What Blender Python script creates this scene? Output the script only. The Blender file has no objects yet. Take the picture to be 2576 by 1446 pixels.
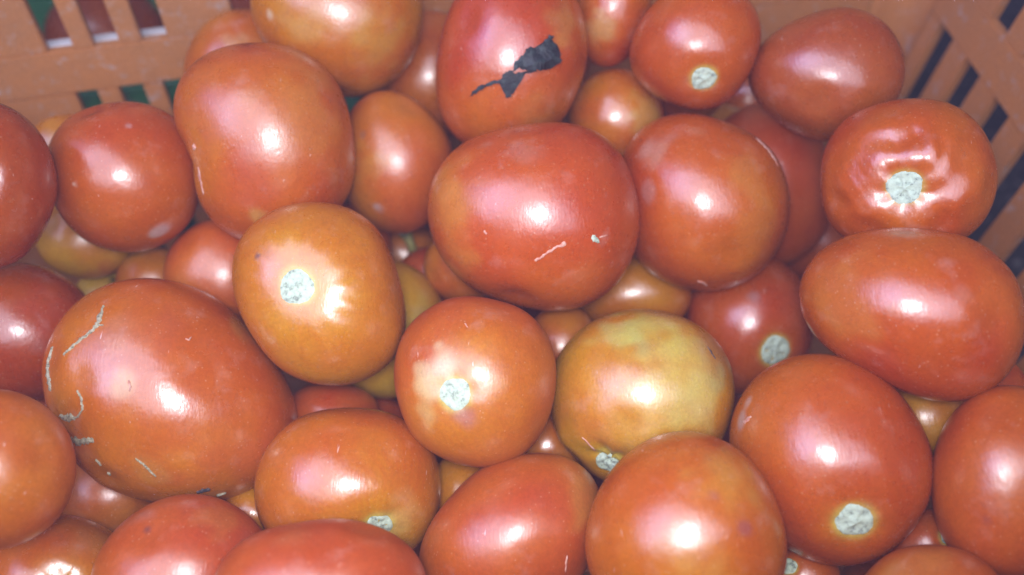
import bpy, bmesh, math, random
import numpy as np
from mathutils import Vector, Matrix
from mathutils.bvhtree import BVHTree

scene = bpy.context.scene
COL = scene.collection

# ------------------------------------------------------------------ camera
F = 2143.0                      # focal length in pixels of a 2576 x 1446 picture
TILT = math.radians(38)
FWD = np.array([0, math.sin(TILT), -math.cos(TILT)])
UP = np.array([0, math.cos(TILT), math.sin(TILT)])
RT = np.array([1.0, 0, 0])
CAM = np.array([0, 0, .20]) - FWD * .30
cd = bpy.data.cameras.new('camera')
cam = bpy.data.objects.new('camera', cd)
COL.objects.link(cam)
cam.location = CAM
cam.rotation_euler = (TILT, 0, 0)
cd.sensor_width = 36
cd.lens = 36 * F / 2576
cd.clip_start = .005
cd.clip_end = 50
cd.dof.use_dof = True
cd.dof.focus_distance = .272
cd.dof.aperture_fstop = 5
scene.camera = cam

# ------------------------------------------------------------------ light
scene.view_settings.view_transform = 'Standard'
scene.view_settings.look = 'None'
scene.view_settings.exposure = 0
scene.view_settings.gamma = 1
scene.cycles.use_denoising = True
scene.cycles.sample_clamp_indirect = 4
world = bpy.data.worlds.new('World')
scene.world = world
world.use_nodes = True
bg = world.node_tree.nodes['Background']
bg.inputs[0].default_value = (.62, .60, .86, 1)
bg.inputs[1].default_value = .09


def lamp(name, loc, target, power, sx, sy, color, shape='RECTANGLE', spread=180):
    l = bpy.data.lights.new(name, 'AREA')
    l.shape = shape
    l.size, l.size_y = sx, sy
    l.energy = power
    l.color = color
    l.spread = math.radians(spread)
    o = bpy.data.objects.new(name, l)
    COL.objects.link(o)
    o.location = loc
    o.rotation_euler = (Vector(target) - Vector(loc)).to_track_quat('-Z', 'Y').to_euler()
    return o


AIM = np.array([0, 0, .2])
lamp('flash_lamp', CAM - FWD * .02 + UP * .012 - RT * .006, (-.03, -.055, .2), .42, .055, .055, (.97, .96, 1), 'DISK', 122)
lamp('shop_lamp', AIM - FWD * .62 + UP * .12 - RT * .17, AIM, 6.0, .74, .58, (.76, .78, 1.0))
lamp('added_side_lamp', AIM - FWD * .60 - UP * .10 + RT * .26, AIM, 2.2, .36, .48, (.76, .78, 1.0))  # added lamp, only breaks up the outline of the broad highlights
lamp('added_blue_lamp', (-.34, .02, .74), (.20, .18, .24), .55, .60, .60, (.40, .42, 1.0), 'RECTANGLE', 60)  # added unseen lamp, tints the back right corner violet like lens veil


# ------------------------------------------------------------------ helpers
def ray(px, py):
    return FWD + RT * ((px - 1288) / F) - UP * ((py - 723) / F)


def unit(v):
    return v / np.linalg.norm(v)


def on_plane(px, py, p, n):
    r = ray(px, py)
    return CAM + r * (np.dot(p - CAM, n) / np.dot(r, n))


def obj(name, me, mat, parent=None):
    o = bpy.data.objects.new(name, me)
    COL.objects.link(o)
    if mat and not me.materials:
        me.materials.append(mat)
    if parent:
        o.parent = parent
    return o


def tag(o, label, cat, group=None):
    o['label'] = label
    o['category'] = cat
    if group:
        o['group'] = group
    return o


def mesh_np(name, v, f, smooth=True):
    me = bpy.data.meshes.new(name)
    me.from_pydata([tuple(x) for x in v], [], [tuple(x) for x in f])
    if smooth:
        me.polygons.foreach_set('use_smooth', [True] * len(me.polygons))
    me.update()
    return me


def mat_base(name):
    m = bpy.data.materials.new(name)
    m.use_nodes = True
    nt = m.node_tree
    return m, nt, nt.nodes['Principled BSDF']


def nd(nt, typ, **kw):
    n = nt.nodes.new(typ)
    for k, v in kw.items():
        setattr(n, k, v)
    return n


def noise(nt, vec, scale, detail=3, rough=.55):
    n = nd(nt, 'ShaderNodeTexNoise')
    n.inputs['Scale'].default_value = scale
    n.inputs['Detail'].default_value = detail
    n.inputs['Roughness'].default_value = rough
    nt.links.new(vec, n.inputs['Vector'])
    return n.outputs['Fac']


def ramp(nt, fac, stops):
    r = nd(nt, 'ShaderNodeValToRGB')
    e = r.color_ramp.elements
    while len(e) < len(stops):
        e.new(.5)
    for el, (p, c) in zip(e, stops):
        el.position = p
        el.color = (c, c, c, 1) if isinstance(c, (int, float)) else (*c, 1)
    nt.links.new(fac, r.inputs[0])
    return r.outputs[0]


def mix(nt, fac, a, b, blend='MIX'):
    m = nd(nt, 'ShaderNodeMix', data_type='RGBA', blend_type=blend)
    for sock, val in ((m.inputs[0], fac), (m.inputs[6], a), (m.inputs[7], b)):
        if isinstance(val, (int, float)):
            sock.default_value = val
        elif isinstance(val, tuple):
            sock.default_value = (*val, 1)
        else:
            nt.links.new(val, sock)
    return m.outputs[2]


def bump(nt, fac, strength, dist, prev=None):
    b = nd(nt, 'ShaderNodeBump')
    b.inputs['Strength'].default_value = strength
    b.inputs['Distance'].default_value = dist
    nt.links.new(fac, b.inputs['Height'])
    if prev:
        nt.links.new(prev, b.inputs['Normal'])
    return b.outputs[0]


def coords(nt, scale=(1, 1, 1), rnd=True):
    t = nd(nt, 'ShaderNodeTexCoord')
    v = t.outputs['Object']
    if rnd:
        oi = nd(nt, 'ShaderNodeObjectInfo')
        a = nd(nt, 'ShaderNodeVectorMath', operation='ADD')
        sc = nd(nt, 'ShaderNodeMath', operation='MULTIPLY')
        sc.inputs[1].default_value = 7
        nt.links.new(oi.outputs['Random'], sc.inputs[0])
        nt.links.new(v, a.inputs[0])
        nt.links.new(sc.outputs[0], a.inputs[1])
        v = a.outputs[0]
    mp = nd(nt, 'ShaderNodeMapping')
    mp.inputs['Scale'].default_value = scale
    nt.links.new(v, mp.inputs['Vector'])
    return mp.outputs[0]


# ------------------------------------------------------------------ materials
def skin_material():
    m, nt, p = mat_base('tomato_skin')
    L = nt.links.new
    at = nd(nt, 'ShaderNodeAttribute', attribute_name='skin')
    v = coords(nt)
    base = at.outputs['Color']
    sp = ramp(nt, noise(nt, v, 950, 4, .75), [(.30, .84), (.70, 1.13)])
    base = mix(nt, 1.0, base, sp, 'MULTIPLY')
    # slow mottling between redder and more orange flesh
    mo = ramp(nt, noise(nt, v, 75, 4, .6), [(.38, (.95, .90, .95)), (.64, (1.04, 1.16, 1.03))])
    base = mix(nt, .8, base, mo, 'MULTIPLY')
    # dust film and rubbed scuffs
    dust = ramp(nt, noise(nt, v, 110, 5, .62), [(.58, 0.0), (.80, .22)])
    base = mix(nt, dust, base, (.50, .33, .30))
    vs = coords(nt, (1, .17, .5))
    fl = ramp(nt, noise(nt, vs, 900, 2, .5), [(.745, 0.0), (.785, .5)])
    base = mix(nt, fl, base, (.72, .52, .46))
    vo = nd(nt, 'ShaderNodeTexVoronoi')
    vo.inputs['Scale'].default_value = 420
    L(v, vo.inputs['Vector'])
    po = ramp(nt, vo.outputs['Distance'], [(.05, .30), (.16, 0.0)])
    base = mix(nt, po, base, (.62, .40, .26))
    L(base, p.inputs['Base Color'])
    rg = ramp(nt, noise(nt, v, 140, 4, .6), [(.35, .21), (.72, .30)])
    oi = nd(nt, 'ShaderNodeObjectInfo')
    va = nd(nt, 'ShaderNodeMath', operation='MULTIPLY_ADD')
    va.inputs[1].default_value = .13
    L(oi.outputs['Random'], va.inputs[0])
    L(rg, va.inputs[2])
    L(va.outputs[0], p.inputs['Roughness'])
    b = bump(nt, noise(nt, v, 200, 2, .5), .11, .0010)
    b = bump(nt, noise(nt, vs, 1300, 3, .6), .15, .0005, b)
    L(b, p.inputs['Normal'])
    p.inputs['Specular IOR Level'].default_value = 1.0
    p.inputs['Subsurface Weight'].default_value = .06
    p.inputs['Subsurface Radius'].default_value = (1, .35, .15)
    p.inputs['Subsurface Scale'].default_value = .004
    return m


def cork_material(name, a, b_, c, scale, rough=.75):
    m, nt, p = mat_base(name)
    v = coords(nt)
    col = ramp(nt, noise(nt, v, scale, 5, .65), [(.33, c), (.47, b_), (.62, a)])
    nt.links.new(col, p.inputs['Base Color'])
    p.inputs['Roughness'].default_value = rough
    nt.links.new(bump(nt, noise(nt, v, scale * 1.6, 4, .7), .6, .0006), p.inputs['Normal'])
    return m


def plastic_material(name, col, dirt, rough=.5):
    m, nt, p = mat_base(name)
    v = coords(nt, rnd=False)
    base = mix(nt, ramp(nt, noise(nt, v, 26, 5, .65), [(.38, 0.0), (.70, .75)]), col, dirt)
    base = mix(nt, ramp(nt, noise(nt, v, 150, 4, .7), [(.56, 0.0), (.70, .6)]), base, (.40, .36, .34))
    base = mix(nt, 1.0, base, ramp(nt, noise(nt, v, 900, 3, .7), [(.3, .85), (.7, 1.12)]), 'MULTIPLY')
    nt.links.new(base, p.inputs['Base Color'])
    p.inputs['Roughness'].default_value = rough
    nt.links.new(bump(nt, noise(nt, v, 420, 4, .6), .35, .0008), p.inputs['Normal'])
    return m


SKIN = skin_material()
SCAR = cork_material('stem_scar_cork', (.47, .57, .43), (.40, .49, .37), (.17, .20, .16), 560)
CORK = cork_material('crack_cork', (.44, .41, .28), (.29, .26, .17), (.11, .085, .055), 1100, .85)
PALE = cork_material('pale_scar', (.58, .36, .28), (.52, .25, .18), (.44, .14, .09), 700, .6)
DARKM = cork_material('dark_scab', (.10, .08, .08), (.05, .04, .05), (.02, .02, .025), 900, .7)
LEAFM = cork_material('dry_leaf', (.018, .028, .030), (.008, .010, .015), (.006, .006, .008), 320, .6)
STALKM = cork_material('stalk_skin', (.30, .26, .08), (.22, .20, .06), (.14, .12, .05), 500, .6)
ORANGE = plastic_material('orange_plastic', (.46, .185, .055), (.36, .17, .07))
LEDGEM = plastic_material('lit_ledge', (.74, .72, .74), (.52, .46, .42), .6)  # ledge coloured pale to stand for strong light from above
GREEN = plastic_material('green_plastic', (.07, .34, .13), (.05, .22, .09))
GREY = plastic_material('grey_concrete', (.05, .048, .05), (.03, .028, .03), .9)

# ------------------------------------------------------------------ sphere template
_ico = {}


def ico(sub):
    if sub not in _ico:
        bm = bmesh.new()
        bmesh.ops.create_icosphere(bm, subdivisions=sub, radius=1)
        v = np.array([x.co[:] for x in bm.verts])
        v /= np.linalg.norm(v, axis=1)[:, None]
        f = np.array([[a.index for a in x.verts] for x in bm.faces])
        bm.free()
        _ico[sub] = (v, f)
    return _ico[sub]


class Waves:
    """smooth random field on the unit sphere, about unit deviation"""
    def __init__(self, seed, lo, hi, n=22):
        r = np.random.RandomState(seed)
        k = r.normal(size=(n, 3))
        k /= np.linalg.norm(k, axis=1)[:, None]
        self.k = k * r.uniform(lo, hi, n)[:, None]
        self.p = r.uniform(0, 6.28, n)
        self.a = math.sqrt(2 / n)

    def __call__(self, u):
        return np.sin(u @ self.k.T + self.p).sum(1) * self.a


PAL_X = [0, .5, 1, 1.5, 2, 2.5]
PAL = np.array([(.36, .046, .014), (.40, .088, .012), (.42, .150, .012), (.44, .235, .026), (.44, .32, .065), (.34, .33, .09)]) * np.array((1.0, .90, .42))


def palette(t):
    t = np.clip(t, 0, 2.5)
    return np.stack([np.interp(t, PAL_X, PAL[:, i]) for i in range(3)], 1)


def ell(cx, cy, a, b, rot=0):
    r = math.radians(rot)
    return [(cx + a * math.cos(t) * math.cos(r) - b * math.sin(t) * math.sin(r),
             cy + a * math.cos(t) * math.sin(r) + b * math.sin(t) * math.cos(r)) for t in np.linspace(0, 6.2832, 25)[:-1]]


PLACED = []


class Tomato:
    def __init__(self, pts, depth, cz=.95):
        pts = np.array(pts, float)
        c = (pts.max(0) + pts.min(0)) / 2
        for _ in range(3):
            self.frame(c)
            q = self.local(pts)
            self.fit(q)
            # move the centre so that the first harmonic vanishes
            sh = self.co[1:3]
            c = c + np.array([sh[0], -sh[1]]) * F * .98
            c = self.keep = c
        self.frame(c)
        self.fit(self.local(pts))
        self.co[1:3] = 0
        self.c2 = c
        self.cz = cz * self.co[0]
        self.d = depth

    def frame(self, c):
        self.dir = unit(ray(*c))
        self.zl = -self.dir
        self.xl = unit(RT - self.dir * np.dot(RT, self.dir))
        self.yl = np.cross(self.zl, self.xl)

    def local(self, pts):
        out = []
        for p in np.atleast_2d(pts):
            r = ray(*p)
            r = r / np.dot(r, self.dir)
            x, y = np.dot(r, self.xl), np.dot(r, self.yl)
            k = 1 / math.sqrt(1 + x * x + y * y)
            out.append((x * k, y * k))
        return np.array(out)

    @staticmethod
    def basis(ph, n=4):
        return np.stack([np.ones_like(ph)] + [g(k * ph) for k in range(1, n + 1) for g in (np.cos, np.sin)], 1)

    def fit(self, q):
        ph = np.arctan2(q[:, 1], q[:, 0])
        r = np.hypot(q[:, 0], q[:, 1])
        B = self.basis(ph)
        # weights by angular spacing, light ridge on the higher harmonics
        o = np.argsort(ph)
        s = np.diff(np.concatenate([ph[o], [ph[o][0] + 2 * math.pi]]))
        w = np.empty_like(r)
        w[o] = (s + np.roll(s, 1)) / 2
        reg = np.diag([0, 0, 0] + [.05] * 2 + [.25] * 2 + [.6] * 2)
        self.co = np.linalg.solve(B.T @ (B * w[:, None]) + reg, B.T @ (r * w))

    def R(self, ph, rho):
        B = self.basis(ph)
        lowr = B[:, [0, 3, 4]] @ self.co[[0, 3, 4]]
        high = B[:, 5:] @ self.co[5:]
        return lowr + high * rho ** 1.5

    def body(self, u):
        """unit sphere -> local position per metre of distance"""
        rho = np.hypot(u[:, 0], u[:, 1])
        ph = np.arctan2(u[:, 1], u[:, 0])
        R = self.R(ph, rho)
        return np.stack([R * u[:, 0], R * u[:, 1], self.cz * u[:, 2]], 1)

    def world(self, X):
        return CAM + self.dir * self.d + (X @ np.stack([self.xl, self.yl, self.zl])) * self.d

    def inside(self, P, tol):
        q = (P - (CAM + self.dir * self.d)) / self.d
        x, y, z = q @ self.xl, q @ self.yl, q @ self.zl
        r = np.hypot(x, y)
        R = self.R(np.arctan2(y, x), np.ones_like(r))
        return ((r / R) ** 2 + (z / self.cz) ** 2) < tol

    def udir(self, px, py):
        q = self.local(np.array([[px, py]]))
        r = np.hypot(*q[0])
        R = self.R(np.arctan2(q[:, 1], q[:, 0]), np.ones(1))[0]
        s = q[0] / R
        r = min(np.hypot(*s), .985)
        s = s / max(np.hypot(*s), 1e-9) * r
        return np.array([s[0], s[1], math.sqrt(1 - r * r)])


FIB = np.array([(math.cos(i * 2.39996) * math.sqrt(1 - z * z), math.sin(i * 2.39996) * math.sqrt(1 - z * z), z)
                for i in range(260) for z in [1 - 2 * (i + .5) / 260]])


def settle(t, wall=None):
    for _ in range(70):
        P = t.world(t.body(FIB))
        c = CAM + t.dir * t.d
        hit = False
        for o in PLACED:
            co = CAM + o.dir * o.d
            if np.linalg.norm(c - co) < (t.co[0] * t.d + o.co[0] * o.d) * 1.6 and o.inside(P, .90).any():
                hit = True
                break
        if not hit:
            break
        t.d += .0025
    PLACED.append(t)


def base_depth(py):
    return .302 - (py - 723) * .000055


GROUP = 'tomatoes heaped in the orange crate'


def tomato(label, pts, lev=0, hue=.5, var=.25, seed=1, stem=None, stem_r=0, sdir=None, dimple=.10, dw=.30, lobes=0, lobe_amp=.0,
           shoulder=.5, shoulder_w=.5, halo=True, patches=(), wrinkle=0, cz=.95, sub=5, fibres=0, tint=None, depth=None):
    t = Tomato(pts, depth if depth else base_depth(np.mean([p[1] for p in pts])) + lev * .022, cz)
    settle(t)
    u, f = ico(sub)
    rs = np.random.RandomState(seed)
    if stem:
        s = t.udir(*stem)
    else:
        s = unit(np.array(sdir if sdir else (rs.uniform(-1, 1), rs.uniform(-1, 1), -rs.uniform(.3, 1)), float))
    e1 = unit(np.cross(s, [.3, .9, .2]))
    e2 = np.cross(s, e1)
    g = np.arccos(np.clip(u @ s, -1, 1))
    eta = np.arctan2(u @ e2, u @ e1)
    X = t.body(u)
    r0 = t.co[0]
    dsp = .014 * Waves(seed, 1.5, 3.5)(u) + .0058 * Waves(seed + 2, 3.5, 6)(u)
    dsp += .0034 * Waves(seed + 5, 6, 12)(u) * (.5 + .5 * np.clip(Waves(seed + 6, 1.5, 3)(u), -1, 2))
    dsp -= dimple * np.exp(-(g / dw) ** 2) * (1 + (0 if dw > .4 else .15) * np.cos(5 * eta + seed))
    dsp -= .05 * np.exp(-((math.pi - g) / .22) ** 2)            # blossom end
    if lobes:
        win = np.exp(-((g - .60) / .13) ** 2)
        dsp += lobe_amp * win * (np.cos(lobes * eta + seed) + .3 * np.cos((lobes + 3) * eta + 2 * seed))
    if wrinkle:
        win = np.exp(-((g - .60) / .38) ** 2)
        dsp += wrinkle * win * (.40 * Waves(seed + 3, 8, 15)(u) + .26 * np.sin(eta * 7 + 3.2 * Waves(seed + 4, 3, 6)(u)) * (1 - np.exp(-(g / .42) ** 4)))
        dsp += wrinkle * .035 * win * np.sin(52 * (u @ unit(e1 * .6 + e2)) + 3 * Waves(seed + 7, 3, 6)(u)) * np.clip(Waves(seed + 8, 2, 4)(u), 0, 1)
    nrm = unit(np.array([1, 1, 1])) * 0
    n = np.stack([u[:, 0], u[:, 1], u[:, 2]], 1)
    X = X + n * (dsp * r0)[:, None]
    P = t.world(X)
    centre = CAM + t.dir * t.d
    me = bpy.data.meshes.new('tomato')
    me.vertices.add(len(u))
    me.vertices.foreach_set('co', (P - centre).ravel())
    me.loops.add(len(f) * 3)
    me.polygons.add(len(f))
    me.loops.foreach_set('vertex_index', f.ravel())
    me.polygons.foreach_set('loop_start', np.arange(0, len(f) * 3, 3))
    me.polygons.foreach_set('use_smooth', np.ones(len(f), bool))
    me.update(calc_edges=True)
    # skin colour, including any highlight painted in as a patch
    h = hue + var * (.6 * Waves(seed + 11, 1.5, 3.5)(u) + .35 * Waves(seed + 12, 4, 9)(u))
    h = h + shoulder * np.exp(-(g / shoulder_w) ** 2) * (1 + .25 * Waves(seed + 13, 5, 12)(u))
    if fibres:
        h = h + fibres * np.sin(eta * 40 + 3 * Waves(seed + 14, 6, 14)(u)) * np.exp(-((g - .5) / .5) ** 2)
    col = palette(h)
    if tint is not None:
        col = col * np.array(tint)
    if stem and halo:
        rr = stem_r / F / r0
        k = np.exp(-(np.maximum(g - rr * .9, 0) / (.10 * rr + .03)) ** 2)[:, None]
        col = col * (1 - k * .6) + np.array((.46, .42, .09)) * k * .6
    if len(patches):
        q = u
        wn = .6 * Waves(seed + 20, 4, 9)(u) + .6 * Waves(seed + 21, 12, 30)(u)
        for (px, py, pr, c, st) in patches:
            d = np.arccos(np.clip(u @ t.udir(px, py), -1, 1)) * r0 * F
            k = np.clip(1.25 - (d + wn * pr * .30) / pr, 0, 1)
            k = (k * k * (3 - 2 * k) * st * .85)[:, None]
            col = col * (1 - k) + np.array(c) * .82 * k
    at = me.attributes.new('skin', 'FLOAT_COLOR', 'POINT')
    at.data.foreach_set('color', np.concatenate([col, np.ones((len(u), 1))], 1).astype(np.float32).ravel())
    o = obj('tomato', me, SKIN)
    o.location = centre
    tag(o, label, 'tomato', GROUP)
    t.obj = o
    t.tree = BVHTree.FromPolygons([Vector(x) for x in P], f.tolist())
    if stem and stem_r:
        scar(t, stem, stem_r, seed)
    return t


def cast(t, px, py):
    d = Vector(unit(ray(px, py)))
    loc, n, i, dist = t.tree.ray_cast(Vector(CAM), d)
    if loc is None:
        loc, n, i, dist = t.tree.find_nearest(Vector(CAM) + d * t.d)
    if n.dot(d) > 0:
        n = -n
    return loc, n


def scar(t, px, r_px, seed, mat=None, name='stem_scar', high=.0007):
    """corky disc where the stalk broke off, grown on the skin"""
    c, n = cast(t, *px)
    n = (n * .3 + (c - t.obj.location).normalized()).normalized()
    r = r_px * .94 * t.d / F
    rs = random.Random(seed)
    a = n.orthogonal().normalized()
    b = n.cross(a)
    NR, NA = 9, 28
    ph = [rs.uniform(0, 6.28) for _ in range(6)]
    v, f = [], []

    def drop(p):
        l, nn, i, d = t.tree.ray_cast(p + n * .012, -n)
        return l if l else p
    def hgt(k, an):
        e = high * (1 - k ** 6) * (.65 + .35 * math.cos(an * 5 + ph[0]) * k + .3 * math.cos(an * 9 + ph[1]) * k * (1 - k) * 2)
        if k < .30:
            e += high * .9 * (1 - k / .30) ** .5
        if .35 < k < .75:
            e -= high * .55 * max(0, math.cos(an * 5 + ph[2]))
        return e - .0001 * (k >= 1)
    v.append(drop(c) + n * hgt(0, 0))
    for i in range(1, NR + 1):
        k = i / NR
        for j in range(NA):
            an = 2 * math.pi * j / NA
            rr = r * k * (1 + .05 * math.cos(3 * an + ph[3]) + .03 * math.cos(5 * an + ph[4]) + .02 * math.cos(11 * an + ph[5]))
            v.append(drop(c + a * math.cos(an) * rr + b * math.sin(an) * rr) + n * hgt(k, an))
    for j in range(NA):
        f.append((0, 1 + j, 1 + (j + 1) % NA))
    for i in range(NR - 1):
        for j in range(NA):
            p = 1 + i * NA + j
            q = 1 + i * NA + (j + 1) % NA
            f.append((p, p + NA, q + NA, q))
    loc = t.obj.location
    return obj(name, mesh_np(name, [x - loc for x in v], f), mat or SCAR, t.obj)


def streak(t, line, w, mat, name='crack_scar', high=.0005, seed=0, knob=.35, n=26):
    """raised ribbon following the skin: corky crack, scratch or scab; w in px at start / middle / end"""
    rs = random.Random(seed)
    line = np.array(line, float)
    L = np.concatenate([[0], np.cumsum(np.linalg.norm(np.diff(line, axis=0), axis=1))])
    s = np.linspace(0, L[-1], n)
    xs, ys = np.interp(s, L, line[:, 0]), np.interp(s, L, line[:, 1])
    ws = np.interp(s / L[-1], np.linspace(0, 1, len(w)), w)
    v, f = [], []
    M = 5
    for i in range(n):
        i0, i1 = max(i - 1, 0), min(i + 1, n - 1)
        tx, ty = xs[i1] - xs[i0], ys[i1] - ys[i0]
        m = math.hypot(tx, ty) or 1
        nx, ny = -ty / m, tx / m
        wi = .75 * ws[i] * (1 + rs.uniform(-knob, knob)) / 2
        off = rs.uniform(-.15, .15) * ws[i]
        for j in range(M):
            k = j / (M - 1) * 2 - 1
            p, nn = cast(t, xs[i] + nx * (k * wi + off), ys[i] + ny * (k * wi + off))
            e = high * (1 - k * k) * (.7 + .5 * rs.random()) if 0 < i < n - 1 else 0
            v.append(p + nn * (e + (.00006 if abs(k) < 1 and 0 < i < n - 1 else -.00012)))
    for i in range(n - 1):
        for j in range(M - 1):
            p = i * M + j
            f.append((p, p + 1, p + M + 1, p + M))
    loc = t.obj.location
    return obj(name, mesh_np(name, [x - loc for x in v], f), mat, t.obj)


# ------------------------------------------------------------------ the crate
def build_crate():
    root = bpy.data.objects.new('crate', None)
    COL.objects.link(root)
    tag(root, 'orange slotted plastic crate holding the heap of tomatoes', 'crate')
    A = math.radians(5.0)                      # the walls flare outwards
    yaw = math.radians(11.9)
    Pb = CAM + ray(188, 233) * .388            # top of the lower slots, first slot of the long side
    eu = np.array([math.cos(yaw), math.sin(yaw), 0])
    nin = np.array([math.sin(yaw), -math.cos(yaw), 0])   # towards the inside
    z = np.array([0, 0, 1.0])
    ev = z * math.cos(A) - nin * math.sin(A)
    nw = np.cross(eu, ev)
    nw = nw if np.dot(nw, nin) > 0 else -nw

    def uv(px, py):
        q = on_plane(px, py, Pb, nw) - Pb
        return np.dot(q, eu), np.dot(q, ev)
    zl = Pb[2]
    v_up = uv(128, 131)[1]                     # bottom of the upper slots
    zq = lambda px, py: CAM + ray(px, py) * ((zl - CAM[2]) / ray(px, py)[2])
    Q0, Q1 = zq(2367, 56), zq(2566, 334)
    er = unit(Q1 - Q0)
    rin = np.array([er[1], -er[0], 0])
    rin = rin if rin[0] < 0 else -rin
    erv = z * math.cos(A) - rin * math.sin(A)
    v_bot, v_floor, v_top = -.105, -zl / math.cos(A) + .004, v_up + .085
    RIM = v_top + .045
    TH = .0045

    def box(name, P, e, ev_, nrm_in, u0, u1, v0, v1, t0, t1, mat, bev=.0007):
        """slab in wall coordinates; t runs outwards from the inner face"""
        bm = bmesh.new()
        vs = []
        for t in (t0, t1):
            for (a, b) in ((u0, v0), (u1, v0), (u1, v1), (u0, v1)):
                vs.append(bm.verts.new(P + e * a + ev_ * b - nrm_in * t))
        for q in ((0, 1, 2, 3), (7, 6, 5, 4), (0, 4, 5, 1), (1, 5, 6, 2), (2, 6, 7, 3), (3, 7, 4, 0)):
            bm.faces.new([vs[i] for i in q])
        bmesh.ops.recalc_face_normals(bm, faces=bm.faces)
        if bev:
            bmesh.ops.bevel(bm, geom=list(bm.edges), offset=bev, segments=2, affect='EDGES')
        me = bpy.data.meshes.new(name)
        bm.to_mesh(me)
        bm.free()
        return obj(name, me, mat, root)

    def wall(P, e, ev_, nrm, u0, u1, slots_low, slots_up, ledge):
        box('rail', P, e, ev_, nrm, u0, u1, v_floor, v_bot, 0, TH, ORANGE)
        box('rail', P, e, ev_, nrm, u0, u1, 0, v_up, -.0003, TH + .0003, ORANGE)
        box('rim', P, e, ev_, nrm, u0, u1, v_top, RIM, -.001, TH + .012, ORANGE, .0015)
        for slots, a, b in ((slots_low, v_bot, 0), (slots_up, v_up, v_top)):
            x = u0
            for (s0, s1) in slots + [(u1, u1)]:
                if s0 - x > .001:
                    box('slat', P, e, ev_, nrm, x, s0, a, b, 0, TH, ORANGE, .0005)
                x = s1
        if ledge:
            box('ledge', P, e, ev_, nrm, u0, u1, v_up - .004, v_up - .0002, TH + .0006, TH + .0065, LEDGEM, .0003)

    # long side: groups of three slots between wide pillars
    u = lambda px, py: uv(px, py)[0]
    lowc = [(u(188, 233), u(244, 229)), (u(298, 221), u(359, 214)), (u(407, 205), u(466, 199))]
    upc = [(u(120, 131), u(190, 131)), (u(238, 119), u(305, 116)), (u(358, 104), u(425, 101))]
    pitch = upc[1][0] - upc[0][0]
    g2 = u(583, 28)
    w = upc[0][1] - upc[0][0]
    up_all = [(upc[0][0] - (k) * pitch - .028, upc[0][0] - k * pitch - .028 + w) for k in (2, 1)]
    up_all += upc + [(g2 + k * pitch, g2 + k * pitch + w) for k in range(3)]
    low_all = lowc + [(g2 + .002 + k * pitch, g2 + .002 + k * pitch + w * .9) for k in range(3)]
    # corner of the two walls
    M = np.array([[eu[0], -er[0]], [eu[1], -er[1]]])
    ub, ur = np.linalg.solve(M, (Q0 - Pb)[:2])
    ur = -abs(ur)
    ub_end = ub - .022
    ul = -.125
    wall(Pb, eu, ev, nw, ul, ub_end, low_all, up_all, True)
    # short side
    C = Pb + eu * ub                            # corner at slot height
    nr = np.cross(er, erv)
    nr = nr if np.dot(nr, rin) > 0 else -nr
    pr = np.linalg.norm(zq(2437, 146) - Q0)
    s0 = np.dot(Q0 - C, er)
    low_r = [(s0 + k * .0285, s0 + k * .0285 + .0135) for k in range(-1, 8) if s0 + k * .0285 > .026]
    up_r = [(a, b) for a, b in low_r]
    end_r = .33
    low_r = [x for x in low_r if x[1] < end_r - .01]
    up_r = [x for x in up_r if x[1] < end_r - .01]
    wall(C, er, erv, nr, .022, end_r, low_r, up_r, False)
    # rounded corner between them
    def corner(P, ea, eva, eb, evb, r=.022, v0=v_floor, v1=RIM):
        n = 9
        v, f = [], []
        for vv in (v0, v1):
            A0 = P - ea * r + eva * vv
            B0 = P + eb * r + evb * vv
            X = A0 + ea * (r - .0006)
            K = P + (eva + evb) / 2 * vv + (eva + evb - 2 * z * np.dot(eva, z)) / 2 * vv
            for off in (0, TH):
                for i in range(n):
                    t = i / (n - 1)
                    p = A0 * (1 - t) ** 2 + 2 * K * t * (1 - t) + B0 * t ** 2
                    c = (A0 + B0) / 2 - K
                    d = np.array([-c[0], -c[1], 0])
                    v.append(p + unit(d) * off)
        for i in range(n - 1):
            a, b, c, d = i, n + i, 2 * n + i, 3 * n + i
            f += [(a, a + 1, c + 1, c), (b + 1, b, d, d + 1), (c, c + 1, d + 1, d), (a + 1, a, b, b + 1)]
        obj('corner_post', mesh_np('corner_post', v, f), ORANGE, root)
    corner(C, eu, ev, er, erv)
    # the two sides behind and beside the photographer, and the bottom
    Lc = Pb + eu * ul
    D = C + er * end_r
    Lf = Lc + er * end_r
    wall(D, -eu, z * math.cos(A) + nin * math.sin(A), -nw * 1.0, 0.004, ub - ul - .004, [], [], False)
    wall(Lf, -er, z * math.cos(A) + rin * math.sin(A), -nr, .004, end_r - .004, [], [], False)
    z0 = v_floor * ev
    v = [p + np.array([0, 0, -zl + dz]) for dz in (.004, .010) for p in (Lc, C, D, Lf)]
    f = [(3, 2, 1, 0), (4, 5, 6, 7)] + [(i, (i + 1) % 4, 4 + (i + 1) % 4, 4 + i) for i in range(4)]
    obj('crate_floor', mesh_np('crate_floor', v, f, False), ORANGE, root)
    return dict(Pb=Pb, eu=eu, ev=ev, nin=nin, zl=zl, v_up=v_up, C=C, er=er, rin=rin)


CR = build_crate()

# ground the crate stands on
g = mesh_np('ground', [(-3, -3, 0), (3, -3, 0), (3, 3, 0), (-3, 3, 0)], [(0, 1, 2, 3)], False)
g = obj('ground', g, GREY)
g['kind'] = 'structure'

# ------------------------------------------------------------------ the heap, front to back
T = {}


def add(key, *a, **k):
    T[key] = tomato(*a, **k)


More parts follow.
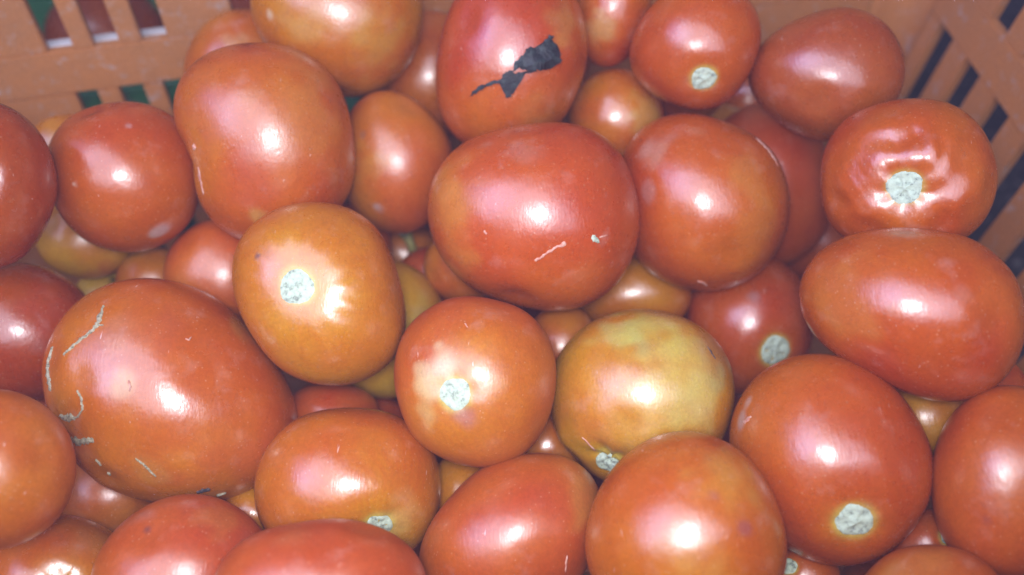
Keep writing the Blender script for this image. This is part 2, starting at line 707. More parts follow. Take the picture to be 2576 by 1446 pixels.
add('D', 'orange tomato with pale stem scar and an arc of small highlights, above the cracked giant',
    [(583, 690), (592, 630), (625, 575), (680, 535), (750, 512), (830, 509), (900, 525), (950, 560), (980, 620), (1005, 690), (1021, 770), (1020, 840), (1000, 895), (950, 940), (880, 967), (810, 971), (750, 955), (690, 915), (640, 860), (605, 790)],
    0, .95, .16, 3, (747, 722), 43, dimple=.075, dw=.42, lobes=15, lobe_amp=.0048, shoulder=.30, shoulder_w=.75, sub=6, fibres=.05,
    patches=[(655, 648, 9, (.03, .02, .03), 1), (950, 540, 35, (.55, .33, .08), .6)])
add('A', 'large red tomato with a pale scratch and tiny white nick, in the heap\'s middle',
    [(1073, 530), (1085, 450), (1130, 385), (1200, 340), (1290, 312), (1390, 305), (1480, 318), (1550, 365), (1585, 430), (1602, 520), (1600, 600), (1575, 680), (1530, 735), (1440, 772), (1370, 783), (1290, 770), (1190, 725), (1130, 670), (1095, 610)],
    0, .28, .20, 5, sdir=(.2, .9, -.5), sub=6, patches=[(1130, 500, 110, (.53, .20, .03), .75), (1150, 620, 60, (.52, .18, .03), .5), (1310, 385, 50, (.50, .25, .18), .35), (1235, 372, 30, (.50, .25, .18), .35)])
add('M', 'orange red tomato with faint purple flecks, biggest along the bottom edge right of centre',
    [(1468, 1370), (1480, 1290), (1510, 1210), (1560, 1150), (1620, 1105), (1700, 1085), (1780, 1090), (1850, 1120), (1900, 1170), (1945, 1230), (1970, 1300), (1980, 1370), (1965, 1450), (1920, 1520), (1830, 1570), (1720, 1585), (1610, 1570), (1520, 1510), (1480, 1440)],
    0, .84, .28, 8, sub=6, patches=[(1860, 1330, 20, (.28, .08, .10), .6), (1790, 1255, 16, (.28, .09, .10), .5), (1800, 1180, 90, (.53, .24, .04), .6), (1750, 1400, 70, (.54, .26, .06), .5)])
add('Q', 'red tomato cut by the bottom edge, in front of the orange oval one',
    [(520, 1446), (570, 1390), (640, 1345), (720, 1318), (830, 1305), (910, 1308), (980, 1335), (1040, 1380), (1070, 1446), (1065, 1530), (1010, 1610), (900, 1660), (760, 1665), (620, 1620), (530, 1530)],
    0, .22, .14, 11, patches=[(740, 1360, 60, (.46, .13, .05), .4)])
add('P', 'red tomato with dark pinhead specks at the bottom edge, just below the cracked giant',
    [(215, 1480), (230, 1430), (260, 1380), (310, 1310), (380, 1265), (460, 1250), (540, 1255), (610, 1280), (665, 1345), (690, 1430), (680, 1530), (610, 1610), (480, 1650), (330, 1630), (240, 1560)],
    0, .33, .2, 13, patches=[(402, 1442, 8, (.05, .03, .04), .9), (370, 1335, 7, (.08, .04, .05), .8), (560, 1310, 60, (.50, .16, .03), .6), (370, 1300, 26, (.45, .22, .18), .4)])
add('K', 'large smooth red oval tomato with a small dent, at the right edge',
    [(2008, 760), (2015, 700), (2050, 640), (2100, 605), (2180, 583), (2280, 574), (2380, 580), (2450, 595), (2510, 640), (2560, 700), (2590, 790), (2580, 870), (2550, 940), (2500, 985), (2430, 1008), (2350, 1010), (2270, 985), (2180, 935), (2110, 895), (2060, 865), (2025, 815)],
    0, .42, .2, 17, sub=6, patches=[(2130, 760, 90, (.51, .17, .03), .6), (2408, 735, 26, (.50, .17, .10), .6)])
add('G', 'tomato with a ragged yellow star of skin round its stem scar, below the middle one',
    [(990, 960), (1000, 890), (1025, 830), (1065, 780), (1120, 748), (1190, 740), (1270, 760), (1340, 790), (1375, 840), (1395, 910), (1395, 990), (1385, 1060), (1350, 1110), (1290, 1150), (1210, 1175), (1140, 1165), (1080, 1130), (1035, 1085), (1005, 1030)],
    0, .52, .22, 19, (1146, 990), 40, dimple=.05, lobes=0, shoulder=.35, shoulder_w=.5, sub=6, fibres=.06,
    patches=[(1095, 965, 52, (.62, .42, .20), .9), (1120, 905, 36, (.62, .42, .22), .85), (1105, 870, 20, (.60, .40, .20), .8), (1085, 1040, 36, (.58, .36, .13), .8), (1175, 1050, 34, (.36, .13, .12), .65), (1068, 935, 24, (.60, .40, .2), .8), (1225, 955, 40, (.55, .28, .10), .6)])
add('L', 'red tomato with a round pale stem scar near its lower end, below the dented oval',
    [(1835, 1110), (1850, 1020), (1890, 960), (1940, 920), (2010, 898), (2090, 895), (2160, 915), (2230, 960), (2290, 1030), (2325, 1100), (2343, 1180), (2335, 1260), (2300, 1330), (2240, 1390), (2180, 1420), (2110, 1428), (2040, 1415), (1985, 1385), (1920, 1320), (1865, 1230)],
    0, .45, .2, 23, (2150, 1310), 42, dimple=.06, shoulder=.40, shoulder_w=.38, sub=6, fibres=.04, patches=[(1890, 1012, 16, (.55, .40, .36), .6), (1868, 1062, 22, (.42, .33, .32), .7)])
add('B', 'large red and orange tomato with a crease down its left side, upper left',
    [(431, 280), (440, 225), (480, 170), (540, 128), (620, 107), (700, 108), (780, 140), (850, 200), (885, 270), (893, 360), (885, 430), (860, 510), (800, 575), (700, 610), (600, 600), (545, 570), (505, 520), (480, 440), (455, 370), (437, 320)],
    0, .55, .28, 29, sdir=(-.95, -.2, .1), sub=6, patches=[(750, 270, 130, (.51, .17, .03), .7), (640, 430, 70, (.45, .08, .03), .6), (650, 528, 16, (.55, .28, .06), .8), (520, 300, 90, (.46, .09, .03), .6)])
add('N', 'plum shaped red tomato at the bottom edge, left of the big orange red one',
    [(1050, 1400), (1090, 1320), (1150, 1240), (1220, 1180), (1300, 1155), (1390, 1147), (1450, 1160), (1490, 1190), (1510, 1240), (1512, 1310), (1490, 1400), (1440, 1490), (1350, 1540), (1230, 1550), (1120, 1520), (1060, 1460)],
    0, .42, .2, 31, patches=[(1480, 1260, 70, (.53, .22, .04), .7), (1240, 1300, 60, (.46, .10, .04), .5)])
add('H', 'yellowish unripe tomato with green blotches and ridged stem end, beside the star marked one',
    [(1380, 1020), (1392, 950), (1410, 890), (1450, 840), (1520, 797), (1600, 776), (1680, 782), (1750, 810), (1800, 850), (1835, 900), (1847, 960), (1840, 1040), (1810, 1120), (1740, 1190), (1640, 1225), (1560, 1215), (1510, 1208), (1480, 1175), (1430, 1140), (1395, 1085)],
    0, 1.15, .22, 37, (1530, 1160), 32, dimple=.14, lobes=5, lobe_amp=.02, shoulder=.45, shoulder_w=.5, sub=6,
    patches=[(1640, 835, 110, (.50, .42, .10), .75), (1560, 850, 80, (.44, .43, .14), .5), (1690, 935, 120, (.62, .46, .10), .85), (1760, 1010, 80, (.58, .44, .13), .7), (1790, 880, 60, (.42, .20, .08), .55), (1490, 990, 120, (.58, .24, .02), .9), (1700, 800, 46, (.40, .18, .05), .55), (1640, 790, 40, (.46, .20, .06), .5), (1480, 1060, 70, (.56, .18, .02), .75), (1795, 955, 40, (.36, .28, .12), .5), (1600, 1090, 70, (.58, .32, .06), .6), (1545, 1130, 46, (.56, .19, .03), .6), (1620, 880, 30, (.36, .34, .14), .5)])
add('O', 'orange oval tomato with its stem scar half hidden by the red one in front',
    [(640, 1210), (650, 1150), (700, 1090), (780, 1045), (870, 1030), (950, 1035), (1030, 1065), (1085, 1115), (1113, 1180), (1110, 1250), (1085, 1320), (1040, 1380), (960, 1420), (850, 1425), (740, 1395), (670, 1340), (648, 1280)],
    0, .78, .16, 41, (950, 1325), 36, dimple=.10, shoulder=.45, shoulder_w=.6, sub=6, fibres=.08, patches=[(1010, 1310, 60, (.58, .40, .14), .5)])
add('F', 'giant orange red tomato with corky grey cracks over its left side, lower left',
    [(108, 950), (115, 880), (145, 810), (200, 755), (270, 715), (350, 700), (430, 702), (510, 725), (580, 765), (640, 830), (690, 900), (738, 960), (751, 1020), (745, 1080), (715, 1150), (665, 1205), (620, 1248), (560, 1262), (480, 1264), (400, 1260), (320, 1243), (240, 1210), (180, 1150), (148, 1090), (122, 1020)],
    0, .60, .24, 43, sdir=(-.85, -.30, .35), dimple=.04, lobes=7, lobe_amp=.012, shoulder=.3, sub=6, cz=.85,
    patches=[(620, 830, 60, (.51, .22, .04), .6), (330, 860, 110, (.47, .11, .05), .5), (560, 1130, 130, (.47, .09, .025), .6), (325, 970, 26, (.60, .36, .14), .7), (380, 1170, 40, (.55, .27, .05), .5), (300, 830, 46, (.50, .20, .10), .4)])
add('J', 'red tomato with wrinkled shiny skin round its stem scar, beside the right crate wall',
    [(2062, 440), (2075, 370), (2110, 310), (2170, 265), (2250, 243), (2330, 245), (2400, 265), (2460, 310), (2495, 370), (2507, 450), (2495, 530), (2450, 585), (2370, 620), (2280, 630), (2190, 622), (2110, 590), (2078, 525)],
    0, .38, .2, 47, (2276, 470), 38, dimple=.13, dw=.34, lobes=5, lobe_amp=.012, wrinkle=.042, shoulder=.1, sub=6, halo=True)
add('I', 'red tomato with a bright highlight and a small dark tip, right of the middle one',
    [(1562, 420), (1585, 345), (1640, 302), (1720, 285), (1810, 300), (1880, 335), (1935, 385), (1970, 440), (1982, 510), (1975, 590), (1945, 660), (1890, 705), (1820, 728), (1740, 725), (1670, 700), (1610, 650), (1570, 580), (1555, 500)],
    0, .42, .2, 53, sdir=(-.3, .5, -.8), sub=6, patches=[(1760, 500, 7, (.10, .06, .08), .9), (1640, 385, 46, (.50, .30, .24), .5), (1870, 430, 60, (.52, .19, .03), .6), (1900, 560, 60, (.51, .17, .03), .5), (1640, 480, 26, (.40, .20, .20), .5)])
add('E', 'round red tomato with a grey dust mark low on its right, below the slots',
    [(117, 430), (125, 360), (165, 300), (230, 265), (310, 255), (390, 266), (450, 310), (490, 370), (503, 440), (495, 530), (465, 580), (420, 615), (360, 635), (300, 638), (230, 615), (170, 570), (130, 510)],
    0, .22, .16, 59, sdir=(.4, -.8, -.3), sub=6, patches=[(398, 582, 20, (.50, .40, .38), .85), (198, 462, 7, (.75, .6, .55), .9), (325, 322, 9, (.55, .40, .38), .6)])
add('W', 'long red plum tomato with a withered black leaf stuck to it, at the top middle',
    [(1098, 190), (1105, 120), (1120, 60), (1145, 0), (1185, -70), (1250, -110), (1330, -110), (1405, -70), (1450, -20), (1467, 20), (1476, 80), (1473, 140), (1460, 210), (1430, 280), (1380, 340), (1300, 385), (1210, 388), (1145, 360), (1115, 290), (1100, 235)],
    0, .40, .22, 61, sub=6, patches=[(1420, 60, 60, (.50, .20, .04), .7), (1330, 300, 70, (.50, .17, .04), .5)])
add('V', 'orange tomato cut by the top edge, above the creased one',
    [(625, -10), (635, 40), (655, 100), (700, 160), (760, 210), (830, 240), (910, 240), (970, 215), (1020, 170), (1050, 110), (1058, 50), (1055, -20), (1020, -100), (950, -155), (850, -175), (740, -150), (660, -90)],
    0, .95, .22, 67, sdir=(.1, .75, -.3), sub=6, patches=[(683, 35, 14, (.66, .50, .32), .9), (960, 110, 80, (.54, .29, .05), .6), (760, 60, 60, (.54, .28, .08), .6), (1020, 120, 50, (.46, .09, .03), .5)])
add('R', 'orange tomato cut by the left edge, below the dark red one',
    ell(-22, 1182, 210, 206), .7, .72, .2, 71)
add('S', 'brownish orange tomato in the bottom left corner',
    ell(150, 1478, 205, 184), 1.6, .55, .25, 73, (150, 1475), 0, halo=False, shoulder=.7, shoulder_w=.35, dimple=.1, patches=[(240, 1365, 60, (.48, .20, .08), .4)])
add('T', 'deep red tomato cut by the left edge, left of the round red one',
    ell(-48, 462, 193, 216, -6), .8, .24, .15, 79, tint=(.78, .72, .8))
add('AX', 'orange red tomato in the bottom right corner',
    ell(2350, 1548, 208, 180), 1.3, .6, .2, 83, patches=[(2330, 1400, 60, (.50, .16, .03), .6)])
add('AW', 'deep red tomato cut by the right edge, below the dented oval one',
    ell(2538, 1212, 200, 243, 4), 1.0, .26, .15, 89, patches=[(2480, 1300, 12, (.22, .05, .06), .5)])
add('Y', 'red tomato with a small round stem scar on its lower side, near the top right',
    [(1580, 150), (1590, 90), (1615, 40), (1650, -5), (1710, -40), (1790, -45), (1860, -20), (1905, 30), (1914, 100), (1895, 170), (1860, 235), (1800, 270), (1740, 275), (1670, 255), (1620, 215), (1588, 180)],
    .4, .30, .18, 97, (1770, 197), 31, dimple=.06, shoulder=.3, shoulder_w=.35, sub=6)
add('Z', 'dull purplish red plum tomato tilted against the back corner of the crate',
    [(1880, 190), (1895, 130), (1950, 80), (2030, 35), (2110, 18), (2190, 33), (2245, 75), (2268, 130), (2270, 200), (2240, 275), (2180, 325), (2110, 350), (2050, 357), (2000, 330), (1940, 290), (1895, 240)],
    .5, .32, .12, 101, tint=(.78, .9, 1.7), sub=5)
add('X', 'small orange tomato wedged between the creased one and the middle one',
    [(860, 400), (870, 320), (900, 255), (960, 230), (1030, 245), (1090, 290), (1130, 345), (1145, 420), (1125, 500), (1080, 560), (1030, 582), (975, 584), (910, 550), (870, 480)],
    .5, .72, .2, 103, sub=6, patches=[(950, 515, 16, (.46, .36, .36), .8), (920, 345, 8, (.25, .12, .1), .7), (930, 420, 60, (.53, .23, .03), .6)])
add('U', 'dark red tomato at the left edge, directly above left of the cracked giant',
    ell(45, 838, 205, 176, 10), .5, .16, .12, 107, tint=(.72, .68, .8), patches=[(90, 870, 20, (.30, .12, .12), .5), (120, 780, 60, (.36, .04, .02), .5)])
add('AC', 'shaded red tomato behind the highlighted one, left of the wrinkled one',
    ell(1935, 465, 165, 205, -12), 1.0, .28, .15, 109)
add('AD', 'pinkish red tomato with a square stem scar, between the dented oval and unripe one',
    ell(1885, 815, 165, 180), 1.2, .36, .2, 113, (1950, 880), 38, dimple=.08, shoulder=.25, shoulder_w=.4, patches=[(1895, 752, 18, (.40, .25, .24), .6)], sub=6)
add('AA', 'long orange red tomato at the top edge, right of the leaf marked plum',
    ell(1545, 20, 92, 155, 12), .8, .5, .25, 127, patches=[(1500, 70, 40, (.54, .33, .12), .6)])
add('AB', 'small orange tomato in the gap right of the leaf marked plum',
    ell(1550, 298, 122, 126), 1.1, .66, .25, 131, patches=[(1620, 280, 50, (.50, .30, .06), .7)])
add('AJ', 'small bright red tomato tucked behind the scarred orange one, above the cracked giant',
    ell(560, 690, 148, 140), 1.0, .42, .18, 137)
add('AF', 'pinkish orange tomato against the crate wall, behind the creased one',
    ell(612, 172, 150, 150), 1.0, .62, .2, 139, patches=[(600, 120, 50, (.55, .30, .12), .6)])
add('AG', 'shaded orange tomato between the top orange one and the leaf marked plum',
    ell(1085, 190, 140, 165), 1.4, .7, .2, 149)
add('AL', 'yellowish tomato showing right of and below the scarred orange one',
    ell(968, 828, 160, 178, -10), 1.3, 1.35, .15, 151, patches=[(1060, 800, 60, (.52, .36, .09), .6)])
add('AN', 'orange tomato peeping out below the left side of the middle one',
    ell(1170, 670, 105, 95), 1.2, .8, .2, 157)
add('AM', 'tiny red sliver of a tomato left of the one under the middle tomato',
    ell(1085, 700, 85, 82), 1.9, .35, .2, 163)
add('AE', 'orange tomato with a lavender shine in the gap below the middle one',
    ell(1592, 735, 150, 108), 1.3, .95, .2, 167)
add('AH', 'orange tomato peeping out above the round red one at the left wall',
    ell(175, 372, 112, 88), .9, .95, .15, 173)
add('AI', 'yellowish tomato under the round red one at left',
    ell(215, 598, 128, 104), 1.2, 1.2, .3, 179, patches=[(250, 690, 50, (.46, .09, .03), .6)])
add('AK', 'brownish orange tomato in the small gap above the cracked giant',
    ell(385, 715, 96, 95), 1.6, .95, .2, 181)
add('BB', 'pale yellow tomato with a dark spot in the chink above the cracked giant',
    ell(270, 752, 88, 82), 2.1, 1.9, .1, 191, patches=[(288, 707, 14, (.02, .02, .02), 1)], tint=(1, .95, 1.2))
add('AP', 'pinkish tomato in the gap below the scarred orange one',
    ell(835, 1050, 125, 90), 1.6, .3, .15, 193)
add('AQ', 'small red tomato in the gap left of the star marked one',
    ell(955, 1082, 100, 82), 1.2, .36, .15, 197)
add('AR', 'brown shaded tomato in the gap below right of the star marked one',
    ell(1375, 1120, 100, 105), 1.6, .95, .2, 199)
add('AS', 'brownish orange tomato in the gap right of the orange oval one',
    ell(1165, 1245, 92, 110), 1.5, 1.0, .15, 211)
add('AT', 'dark shaded tomato in the gap between the star marked and the unripe one',
    ell(1415, 870, 90, 110), 2.0, .7, .2, 223)
add('AU', 'shaded brownish tomato in the gap under the cracked giant',
    ell(275, 1245, 128, 112), 1.4, .75, .15, 227)
add('AV', 'yellowish shaded tomato in the gap under the dented oval one',
    ell(2335, 1050, 112, 100), 1.6, 1.1, .2, 229)
add('BA', 'tomato with a pale shoulder in the gap above the highlighted red one',
    ell(1800, 350, 125, 92), 1.6, 1.0, .25, 233, patches=[(1690, 275, 26, (.72, .66, .62), .8), (1850, 275, 40, (.58, .46, .26), .7)])  # the whitish patch is a highlight painted into the skin
add('AO', 'shaded brown tomato carrying a pale bit of stalk, in the gap beside the middle one',
    ell(1015, 640, 100, 90), 2.2, .8, .2, 239)
add('BC', 'dark red tomato showing a scrap of stem scar in the lower right gap',
    ell(2330, 1375, 105, 95), 1.8, .25, .1, 241, (2385, 1352), 18, shoulder=.1)
add('BD', 'dark tomato with a pale stem scar, in the chink at the bottom edge lower right',
    ell(2010, 1450, 105, 80), 1.6, .4, .1, 251, (1985, 1425), 20, shoulder=.2)
add('BE', 'shaded red tomato at the lower left, under the cracked giant and the red one',
    ell(640, 1290, 80, 70), 1.8, 1.0, .2, 257)
add('BF', 'shaded tomato behind the red one with small low scar and the purplish plum',
    ell(1890, 250, 90, 80), 1.8, .5, .2, 263)
add('BG', 'shaded tomato deep behind the wrinkled one',
    ell(2040, 600, 105, 105), 1.9, .3, .15, 269)
add('BH', 'shaded tomato at the left, under the dark red one',
    ell(90, 1030, 115, 90), 1.9, .3, .15, 271)
# unseen lower layer closes the remaining chinks
deep = [(300, 1000), (620, 1000), (880, 620), (880, 1250), (1250, 1010), (1500, 560), (1600, 1010), (1720, 200), (2150, 560), (2150, 1100), (1300, 500), (700, 450), (350, 500), (1380, 130), (1480, 1330), (1760, 760), (2480, 1000), (480, 1130)]
BED_LABEL = 'shaded tomato of the lower layer, buried under or beside the visible heap'
lower = {2: 'dark sliver of a tomato between the small wedged orange one and the scarred orange one',
         7: 'sliver of a lower tomato under the red one with the small low scar',
         13: 'sliver of a lower tomato beside the leaf marked plum, below the top orange red one',
         14: 'sliver of a lower tomato between the two red ones at the bottom edge',
         15: 'sliver of a lower tomato under the brightly highlighted red one',
         16: 'dark sliver of a tomato at the right edge, under the dented oval one'}
for i, (x, y) in enumerate(deep):
    add('deep%d' % i, lower.get(i, BED_LABEL), ell(x, y, 115, 105, i * 30), 3.0, .45, .3, 300 + i, sub=4)


# the bed that carries the heap: buried tomatoes under and around it, none in the camera's sight
def build_bed():
    rs = np.random.RandomState(77)
    u, f = ico(4)
    protos = []
    for i in range(4):
        sc = np.array([rs.uniform(.92, 1.06), rs.uniform(.92, 1.06), rs.uniform(.84, .95)])
        w = 1 + .02 * Waves(900 + i, 1.5, 4)(u)
        me = mesh_np('tomato', u * sc * w[:, None] * .0315, f)
        col = palette(.45 + .3 * i / 3 + .25 * Waves(950 + i, 1.5, 4)(u))
        at = me.attributes.new('skin', 'FLOAT_COLOR', 'POINT')
        at.data.foreach_set('color', np.concatenate([col, np.ones((len(u), 1))], 1).astype(np.float32).ravel())
        me.materials.append(SKIN)
        protos.append(me)
    cen = [CAM + t.dir * t.d for t in PLACED]
    rad = [t.co[0] * t.d for t in PLACED]
    trees = [t.tree for t in T.values()]
    Pb, eu, nin, C, er, rin = CR['Pb'], CR['eu'], CR['nin'], CR['C'], CR['er'], CR['rin']
    mids = []
    r = .0315
    lo, hi = np.array([-.30, -.20, 0]), np.array([.26, .24, 0])
    for z in (.043, .093, .140, .180):
        for gx in np.arange(lo[0], hi[0], .060):
            for gy in np.arange(lo[1], hi[1], .058):
                p = np.array([gx + rs.uniform(-.006, .006) + (.03 if int(round(gy / .058)) % 2 else 0), gy + rs.uniform(-.006, .006), z])
                lean = (CR['zl'] - z) * math.tan(math.radians(5)) + r + .003
                a = p - Pb
                if np.dot(a, nin) < lean or np.dot(a, eu) < -.125 + lean:
                    continue
                b = p - C
                if np.dot(b, rin) < lean or np.dot(b, er) > .33 - lean:
                    continue
                if any(np.linalg.norm(p - c) < (r + q) * .93 for c, q in zip(cen, rad)):
                    continue
                seen = False
                for k in FIB[::6]:
                    s_ = p + k * r
                    v = s_ - CAM
                    dist = np.linalg.norm(v)
                    dpt = np.dot(v, FWD)
                    if dpt <= .01:
                        continue
                    px = np.dot(v, RT) / dpt * F
                    py = np.dot(v, UP) / dpt * F
                    if abs(px) > 1340 or abs(py) > 770:
                        continue
                    if not any(tr.ray_cast(Vector(CAM), Vector(v / dist), dist - .002)[0] for tr in trees):
                        seen = True
                        break
                if seen:
                    continue
                cen.append(p)
                rad.append(r * .95)
                o = obj('tomato', protos[rs.randint(4)], None)
                o.location = p
                o.rotation_euler = rs.uniform(0, 6.28, 3)
                tag(o, BED_LABEL, 'tomato', GROUP)
                mids.append(o)
    print('bed tomatoes', len(mids))


build_bed()

# ------------------------------------------------------------------ marks on single tomatoes
t = T['F']
streak(t, [(262, 766), (252, 795), (246, 815), (235, 830), (205, 852), (180, 874), (158, 894)], (4, 19, 13, 9, 8, 5), CORK, seed=1, n=40)
streak(t, [(245, 818), (262, 818)], (8, 3), CORK, seed=7, n=6)
streak(t, [(133, 870), (122, 910), (119, 940), (124, 962), (128, 985)], (4, 7, 8, 12, 6), CORK, seed=2, n=30)
streak(t, [(194, 980), (206, 1003), (208, 1030), (196, 1048), (178, 1056)], (7, 6, 6, 9), CORK, seed=3, n=30)
streak(t, [(190, 1050), (168, 1052), (150, 1042)], (16, 30, 6), CORK, seed=4, n=14)
streak(t, [(152, 1092), (175, 1106), (205, 1112), (236, 1104)], (8, 20, 24, 16), CORK, seed=5, n=22)
streak(t, [(340, 1152), (362, 1168), (378, 1184), (394, 1199)], (3, 7, 6, 4), CORK, seed=6, n=24)
streak(t, [(241, 1153), (256, 1172)], (2, 5, 2), CORK, seed=8, n=8)
streak(t, [(270, 1186), (280, 1196)], (2, 5, 2), CORK, seed=9, n=6)
streak(t, [(494, 1240), (512, 1233), (530, 1230)], (6, 14, 8), DARKM, 'scab', seed=10, n=12)
streak(t, [(544, 1247), (570, 1238)], (7, 3), CORK, seed=11, n=8)
streak(t, [(322, 955), (328, 970), (325, 985)], (6, 12, 6), PALE, 'blemish', seed=12, n=8)
streak(t, [(466, 850), (474, 856), (482, 846)], (5, 7, 4), PALE, 'blemish', seed=13, n=8)
t = T['A']
streak(t, [(1343, 655), (1362, 648), (1375, 636), (1400, 622), (1425, 610)], (11, 8, 14, 12, 16), PALE, 'blemish', seed=14, n=20, high=.00025)
streak(t, [(1487, 597), (1498, 601), (1506, 612)], (14, 20, 10), SCAR, 'blemish', seed=15, n=8)
streak(t, [(1506, 598), (1530, 590)], (8, 4), PALE, 'blemish', seed=16, n=6, high=.0002)
streak(t, [(1216, 580), (1226, 588)], (8, 10, 8), PALE, 'blemish', seed=17, n=6, high=.0003)
t = T['B']
streak(t, [(487, 362), (490, 378)], (8, 12, 6), PALE, 'blemish', seed=18, n=8)
streak(t, [(498, 418), (503, 450), (510, 478), (512, 492)], (5, 9, 6, 3), PALE, 'blemish', seed=19, n=18, high=.0002)
streak(T['I'], [(1754, 706), (1768, 711), (1780, 719)], (5, 10, 6), PALE, 'blemish', seed=20, n=10, high=.0003)
streak(T['H'], [(1462, 1098), (1480, 1115), (1500, 1135)], (3, 7, 5), PALE, 'blemish', seed=21, n=10, high=.0002)
streak(T['H'], [(1778, 868), (1792, 890), (1802, 905)], (3, 6, 3), DARKM, 'scab', seed=22, n=8, high=.0001)
streak(T['G'], [(1168, 812), (1178, 824)], (4, 7, 3), PALE, 'blemish', seed=23, n=6, high=.0002)
streak(T['N'], [(1428, 1395), (1422, 1440)], (5, 8, 6), PALE, 'blemish', seed=24, n=12, high=.0002)
streak(T['L'], [(1870, 1065), (1890, 1045)], (14, 10), PALE, 'blemish', seed=25, n=8, high=.0002)
streak(T['I'], [(1900, 345), (1935, 378), (1960, 420)], (4, 9, 4), PALE, 'blemish', seed=26, n=18, high=.0002)

# the bit of stalk in the gap
t = T['AO']
p0, n0 = cast(t, 1042, 645)
p1, n1 = cast(t, 1017, 600)
p1 = p1 + n1 * .006
v, f = [], []
ax = (p1 - p0).normalized()
a = ax.orthogonal().normalized()
b = ax.cross(a)
for i in range(9):
    k = i / 8
    c = p0.lerp(p1, k) + n0 * .003 * math.sin(k * 3.14)
    r = .0030 * (1 - .35 * math.sin(k * 3.14))
    for j in range(12):
        v.append(c + a * math.cos(j * .5236) * r + b * math.sin(j * .5236) * r - t.obj.location)
f = [(i * 12 + j, i * 12 + (j + 1) % 12, i * 12 + 12 + (j + 1) % 12, i * 12 + 12 + j) for i in range(8) for j in range(12)]
obj('stalk', mesh_np('stalk', v, f), STALKM, t.obj)
v = [p1 + ax * .0004 - t.obj.location] + [p1 + a * math.cos(j * .5236) * .0031 + b * math.sin(j * .5236) * .0031 - ax * .0002 - t.obj.location for j in range(12)]
obj('stalk_end', mesh_np('stalk_end', v, [(0, 1 + j, 1 + (j + 1) % 12) for j in range(12)]), SCAR, t.obj)


# ------------------------------------------------------------------ the withered leaf on the plum tomato
def flake(name, poly, t, lift, th, mat, parent, origin, seed):
    rs = random.Random(seed)
    bm = bmesh.new()
    vs = [bm.verts.new((x, y, 0)) for x, y in poly]
    bm.faces.new(vs)
    bmesh.ops.triangulate(bm, faces=bm.faces)
    bmesh.ops.subdivide_edges(bm, edges=list(bm.edges), cuts=2, use_grid_fill=True)
    bmesh.ops.triangulate(bm, faces=bm.faces)
    for x in bm.verts:
        if x.is_boundary:
            x.co.x += rs.uniform(-2.4, 2.4)
            x.co.y += rs.uniform(-2.4, 2.4)
    W_ = Waves(seed, 3, 9)
    top, low = [], []
    edge = {x.index: x.is_boundary for x in bm.verts}
    bm.verts.index_update()
    for x in bm.verts:
        p, n = cast(t, x.co.x, x.co.y)
        wv = float(W_(np.array([[x.co.x / 60, x.co.y / 60, .3]]))[0])
        e = lift * (1 + .5 * wv) + (0 if not x.is_boundary else -lift * .3)
        top.append(p + n * (e + th) - origin)
        low.append(p + n * max(e, .00005) - origin)
    N = len(top)
    f = []
    for q in bm.faces:
        ids = [x.index for x in q.verts]
        f.append(tuple(ids[::-1]))
        f.append(tuple(N + i for i in ids))
    for e in bm.edges:
        if e.is_boundary:
            i, j = e.verts[0].index, e.verts[1].index
            f.append((i, j, N + j, N + i))
    bm.free()
    me = mesh_np(name, top + low, f, False)
    bm = bmesh.new()
    bm.from_mesh(me)
    bmesh.ops.recalc_face_normals(bm, faces=bm.faces)
    bm.to_mesh(me)
    bm.free()
    return obj(name, me, mat, parent)


t = T['W']
p, n = cast(t, 1300, 170)
leaf = bpy.data.objects.new('withered_leaf', None)
COL.objects.link(leaf)
leaf.location = p
tag(leaf, 'withered blackish leaf scrap with a thin stalk, stuck on the long plum tomato', 'leaf')
flake('blade', [(1322, 140), (1332, 124), (1350, 116), (1364, 104), (1378, 91), (1386, 93), (1384, 104), (1398, 112), (1404, 130), (1402, 152), (1390, 168), (1368, 176), (1345, 173), (1325, 178), (1308, 172), (1300, 160), (1312, 148)], t, .0014, .0004, LEAFM, leaf, p, 1)
flake('leaf_scrap', [(1290, 172), (1296, 158), (1305, 145), (1318, 134), (1322, 122), (1334, 118), (1346, 121), (1334, 140), (1318, 158), (1304, 172), (1292, 182)], t, .0004, .0004, LEAFM, leaf, p, 2)
flake('stalk', [(1184, 240), (1190, 228), (1212, 214), (1235, 204), (1262, 199), (1263, 188), (1272, 179), (1286, 178), (1296, 184), (1320, 178), (1346, 172), (1348, 178), (1322, 186), (1298, 194), (1292, 206), (1284, 208), (1288, 220), (1290, 234), (1284, 243), (1274, 246), (1270, 238), (1276, 228), (1270, 214), (1258, 209), (1236, 212), (1214, 222), (1196, 233)], t, .0003, .0004, LEAFM, leaf, p, 3)

# ------------------------------------------------------------------ what shows through the slots
out = -CR['nin']
base = CR['Pb'] + out * .062 + CR['eu'] * .05
root = bpy.data.objects.new('crate', None)
COL.objects.link(root)
root.location = (base[0], base[1], 0)
tag(root, 'green plastic crate seen through the slots at upper left', 'crate')


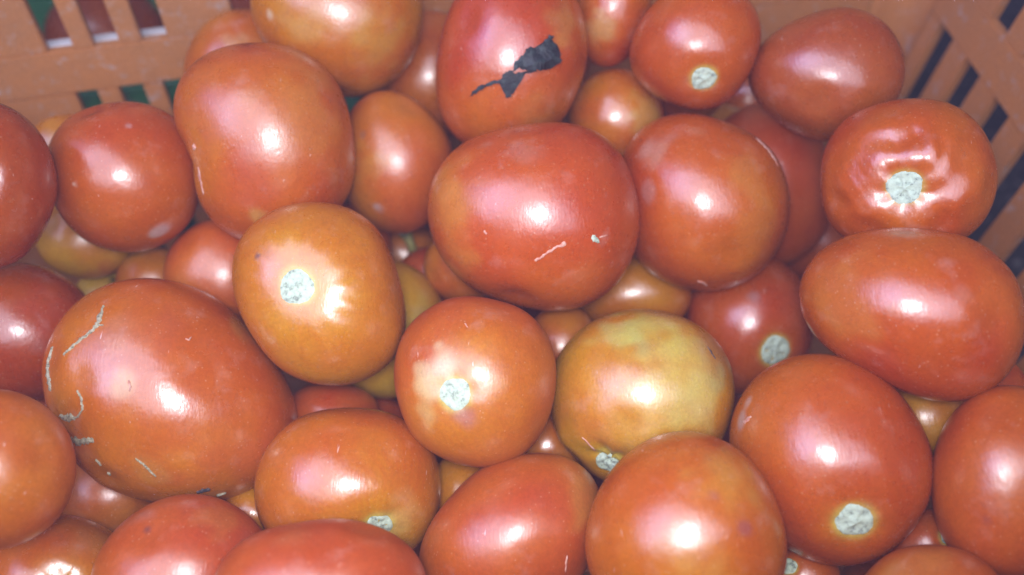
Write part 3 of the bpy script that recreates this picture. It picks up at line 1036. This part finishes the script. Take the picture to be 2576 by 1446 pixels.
def gbox(name, u0, u1, d0, d1, z0, z1):
    bm = bmesh.new()
    o = np.array([base[0], base[1], 0])
    vs = []
    for zz in (z0, z1):
        for a, b_ in ((u0, d0), (u1, d0), (u1, d1), (u0, d1)):
            vs.append(bm.verts.new(CR['eu'] * a + out * b_ + np.array([0, 0, zz])))
    for q in ((0, 1, 2, 3), (7, 6, 5, 4), (0, 4, 5, 1), (1, 5, 6, 2), (2, 6, 7, 3), (3, 7, 4, 0)):
        bm.faces.new([vs[i] for i in q])
    bmesh.ops.recalc_face_normals(bm, faces=bm.faces)
    bmesh.ops.bevel(bm, geom=list(bm.edges), offset=.001, segments=1, affect='EDGES')
    me = bpy.data.meshes.new(name)
    bm.to_mesh(me)
    bm.free()
    return obj(name, me, GREEN, root)


gbox('rail', -.22, .40, 0, .004, .002, .06)
gbox('rail', -.22, .40, 0, .004, .118, .138)
for k in range(-2, 9):
    gbox('slat', -.10 + k * .058, -.10 + k * .058 + .03, .0003, .0037, .06, .118)
gbox('side_panel', -.224, -.22, 0, .28, .002, .138)
gbox('side_panel', .40, .404, 0, .28, .002, .138)
gbox('rear_panel', -.22, .40, .276, .28, .002, .138)
gbox('crate_floor', -.2195, .3995, .0045, .2755, .004, .010)
rs = random.Random(4)
names = ['leftmost', 'second from left', 'third from left', 'fourth from left', 'fifth from left', 'rightmost']
for i in range(6):
    c = base + CR['eu'] * (-.128 + i * .068) + out * (.045 + rs.uniform(0, .01))
    u, f = ico(4)
    r = .033
    sc = np.array([rs.uniform(.95, 1.05), rs.uniform(.95, 1.05), .9])
    me = mesh_np('tomato', u * r * sc, f)
    col = palette(np.full(len(u), .3 + .2 * rs.random()))
    at = me.attributes.new('skin', 'FLOAT_COLOR', 'POINT')
    at.data.foreach_set('color', np.concatenate([col, np.ones((len(u), 1))], 1).astype(np.float32).ravel())
    o = obj('tomato', me, SKIN)
    o.location = (c[0], c[1], .140)
    tag(o, 'shaded tomato in the green crate behind the slots, %s of its row' % names[i], 'tomato', 'tomatoes in the crate behind')

# ------------------------------------------------------------------ added haze volume standing in for lens fog
hz, nt, p = mat_base('lens_veil_haze')
nt.nodes.remove(p)
pv = nd(nt, 'ShaderNodeVolumePrincipled')
pv.inputs['Color'].default_value = (.62, .58, 1.0, 1)
pv.inputs['Density'].default_value = .055
pv.inputs['Anisotropy'].default_value = 0
nt.links.new(pv.outputs[0], nt.nodes['Material Output'].inputs['Volume'])
x, y, z0, z1 = 3.5, 3.5, -1.0, 1.3
v = [(a, b, c) for c in (z0, z1) for a, b in ((-x, -y), (x, -y), (x, y), (-x, y))]
h = obj('haze', mesh_np('haze', v, [(3, 2, 1, 0), (4, 5, 6, 7), (0, 1, 5, 4), (1, 2, 6, 5), (2, 3, 7, 6), (3, 0, 4, 7)], False), hz)
h['kind'] = 'stuff'
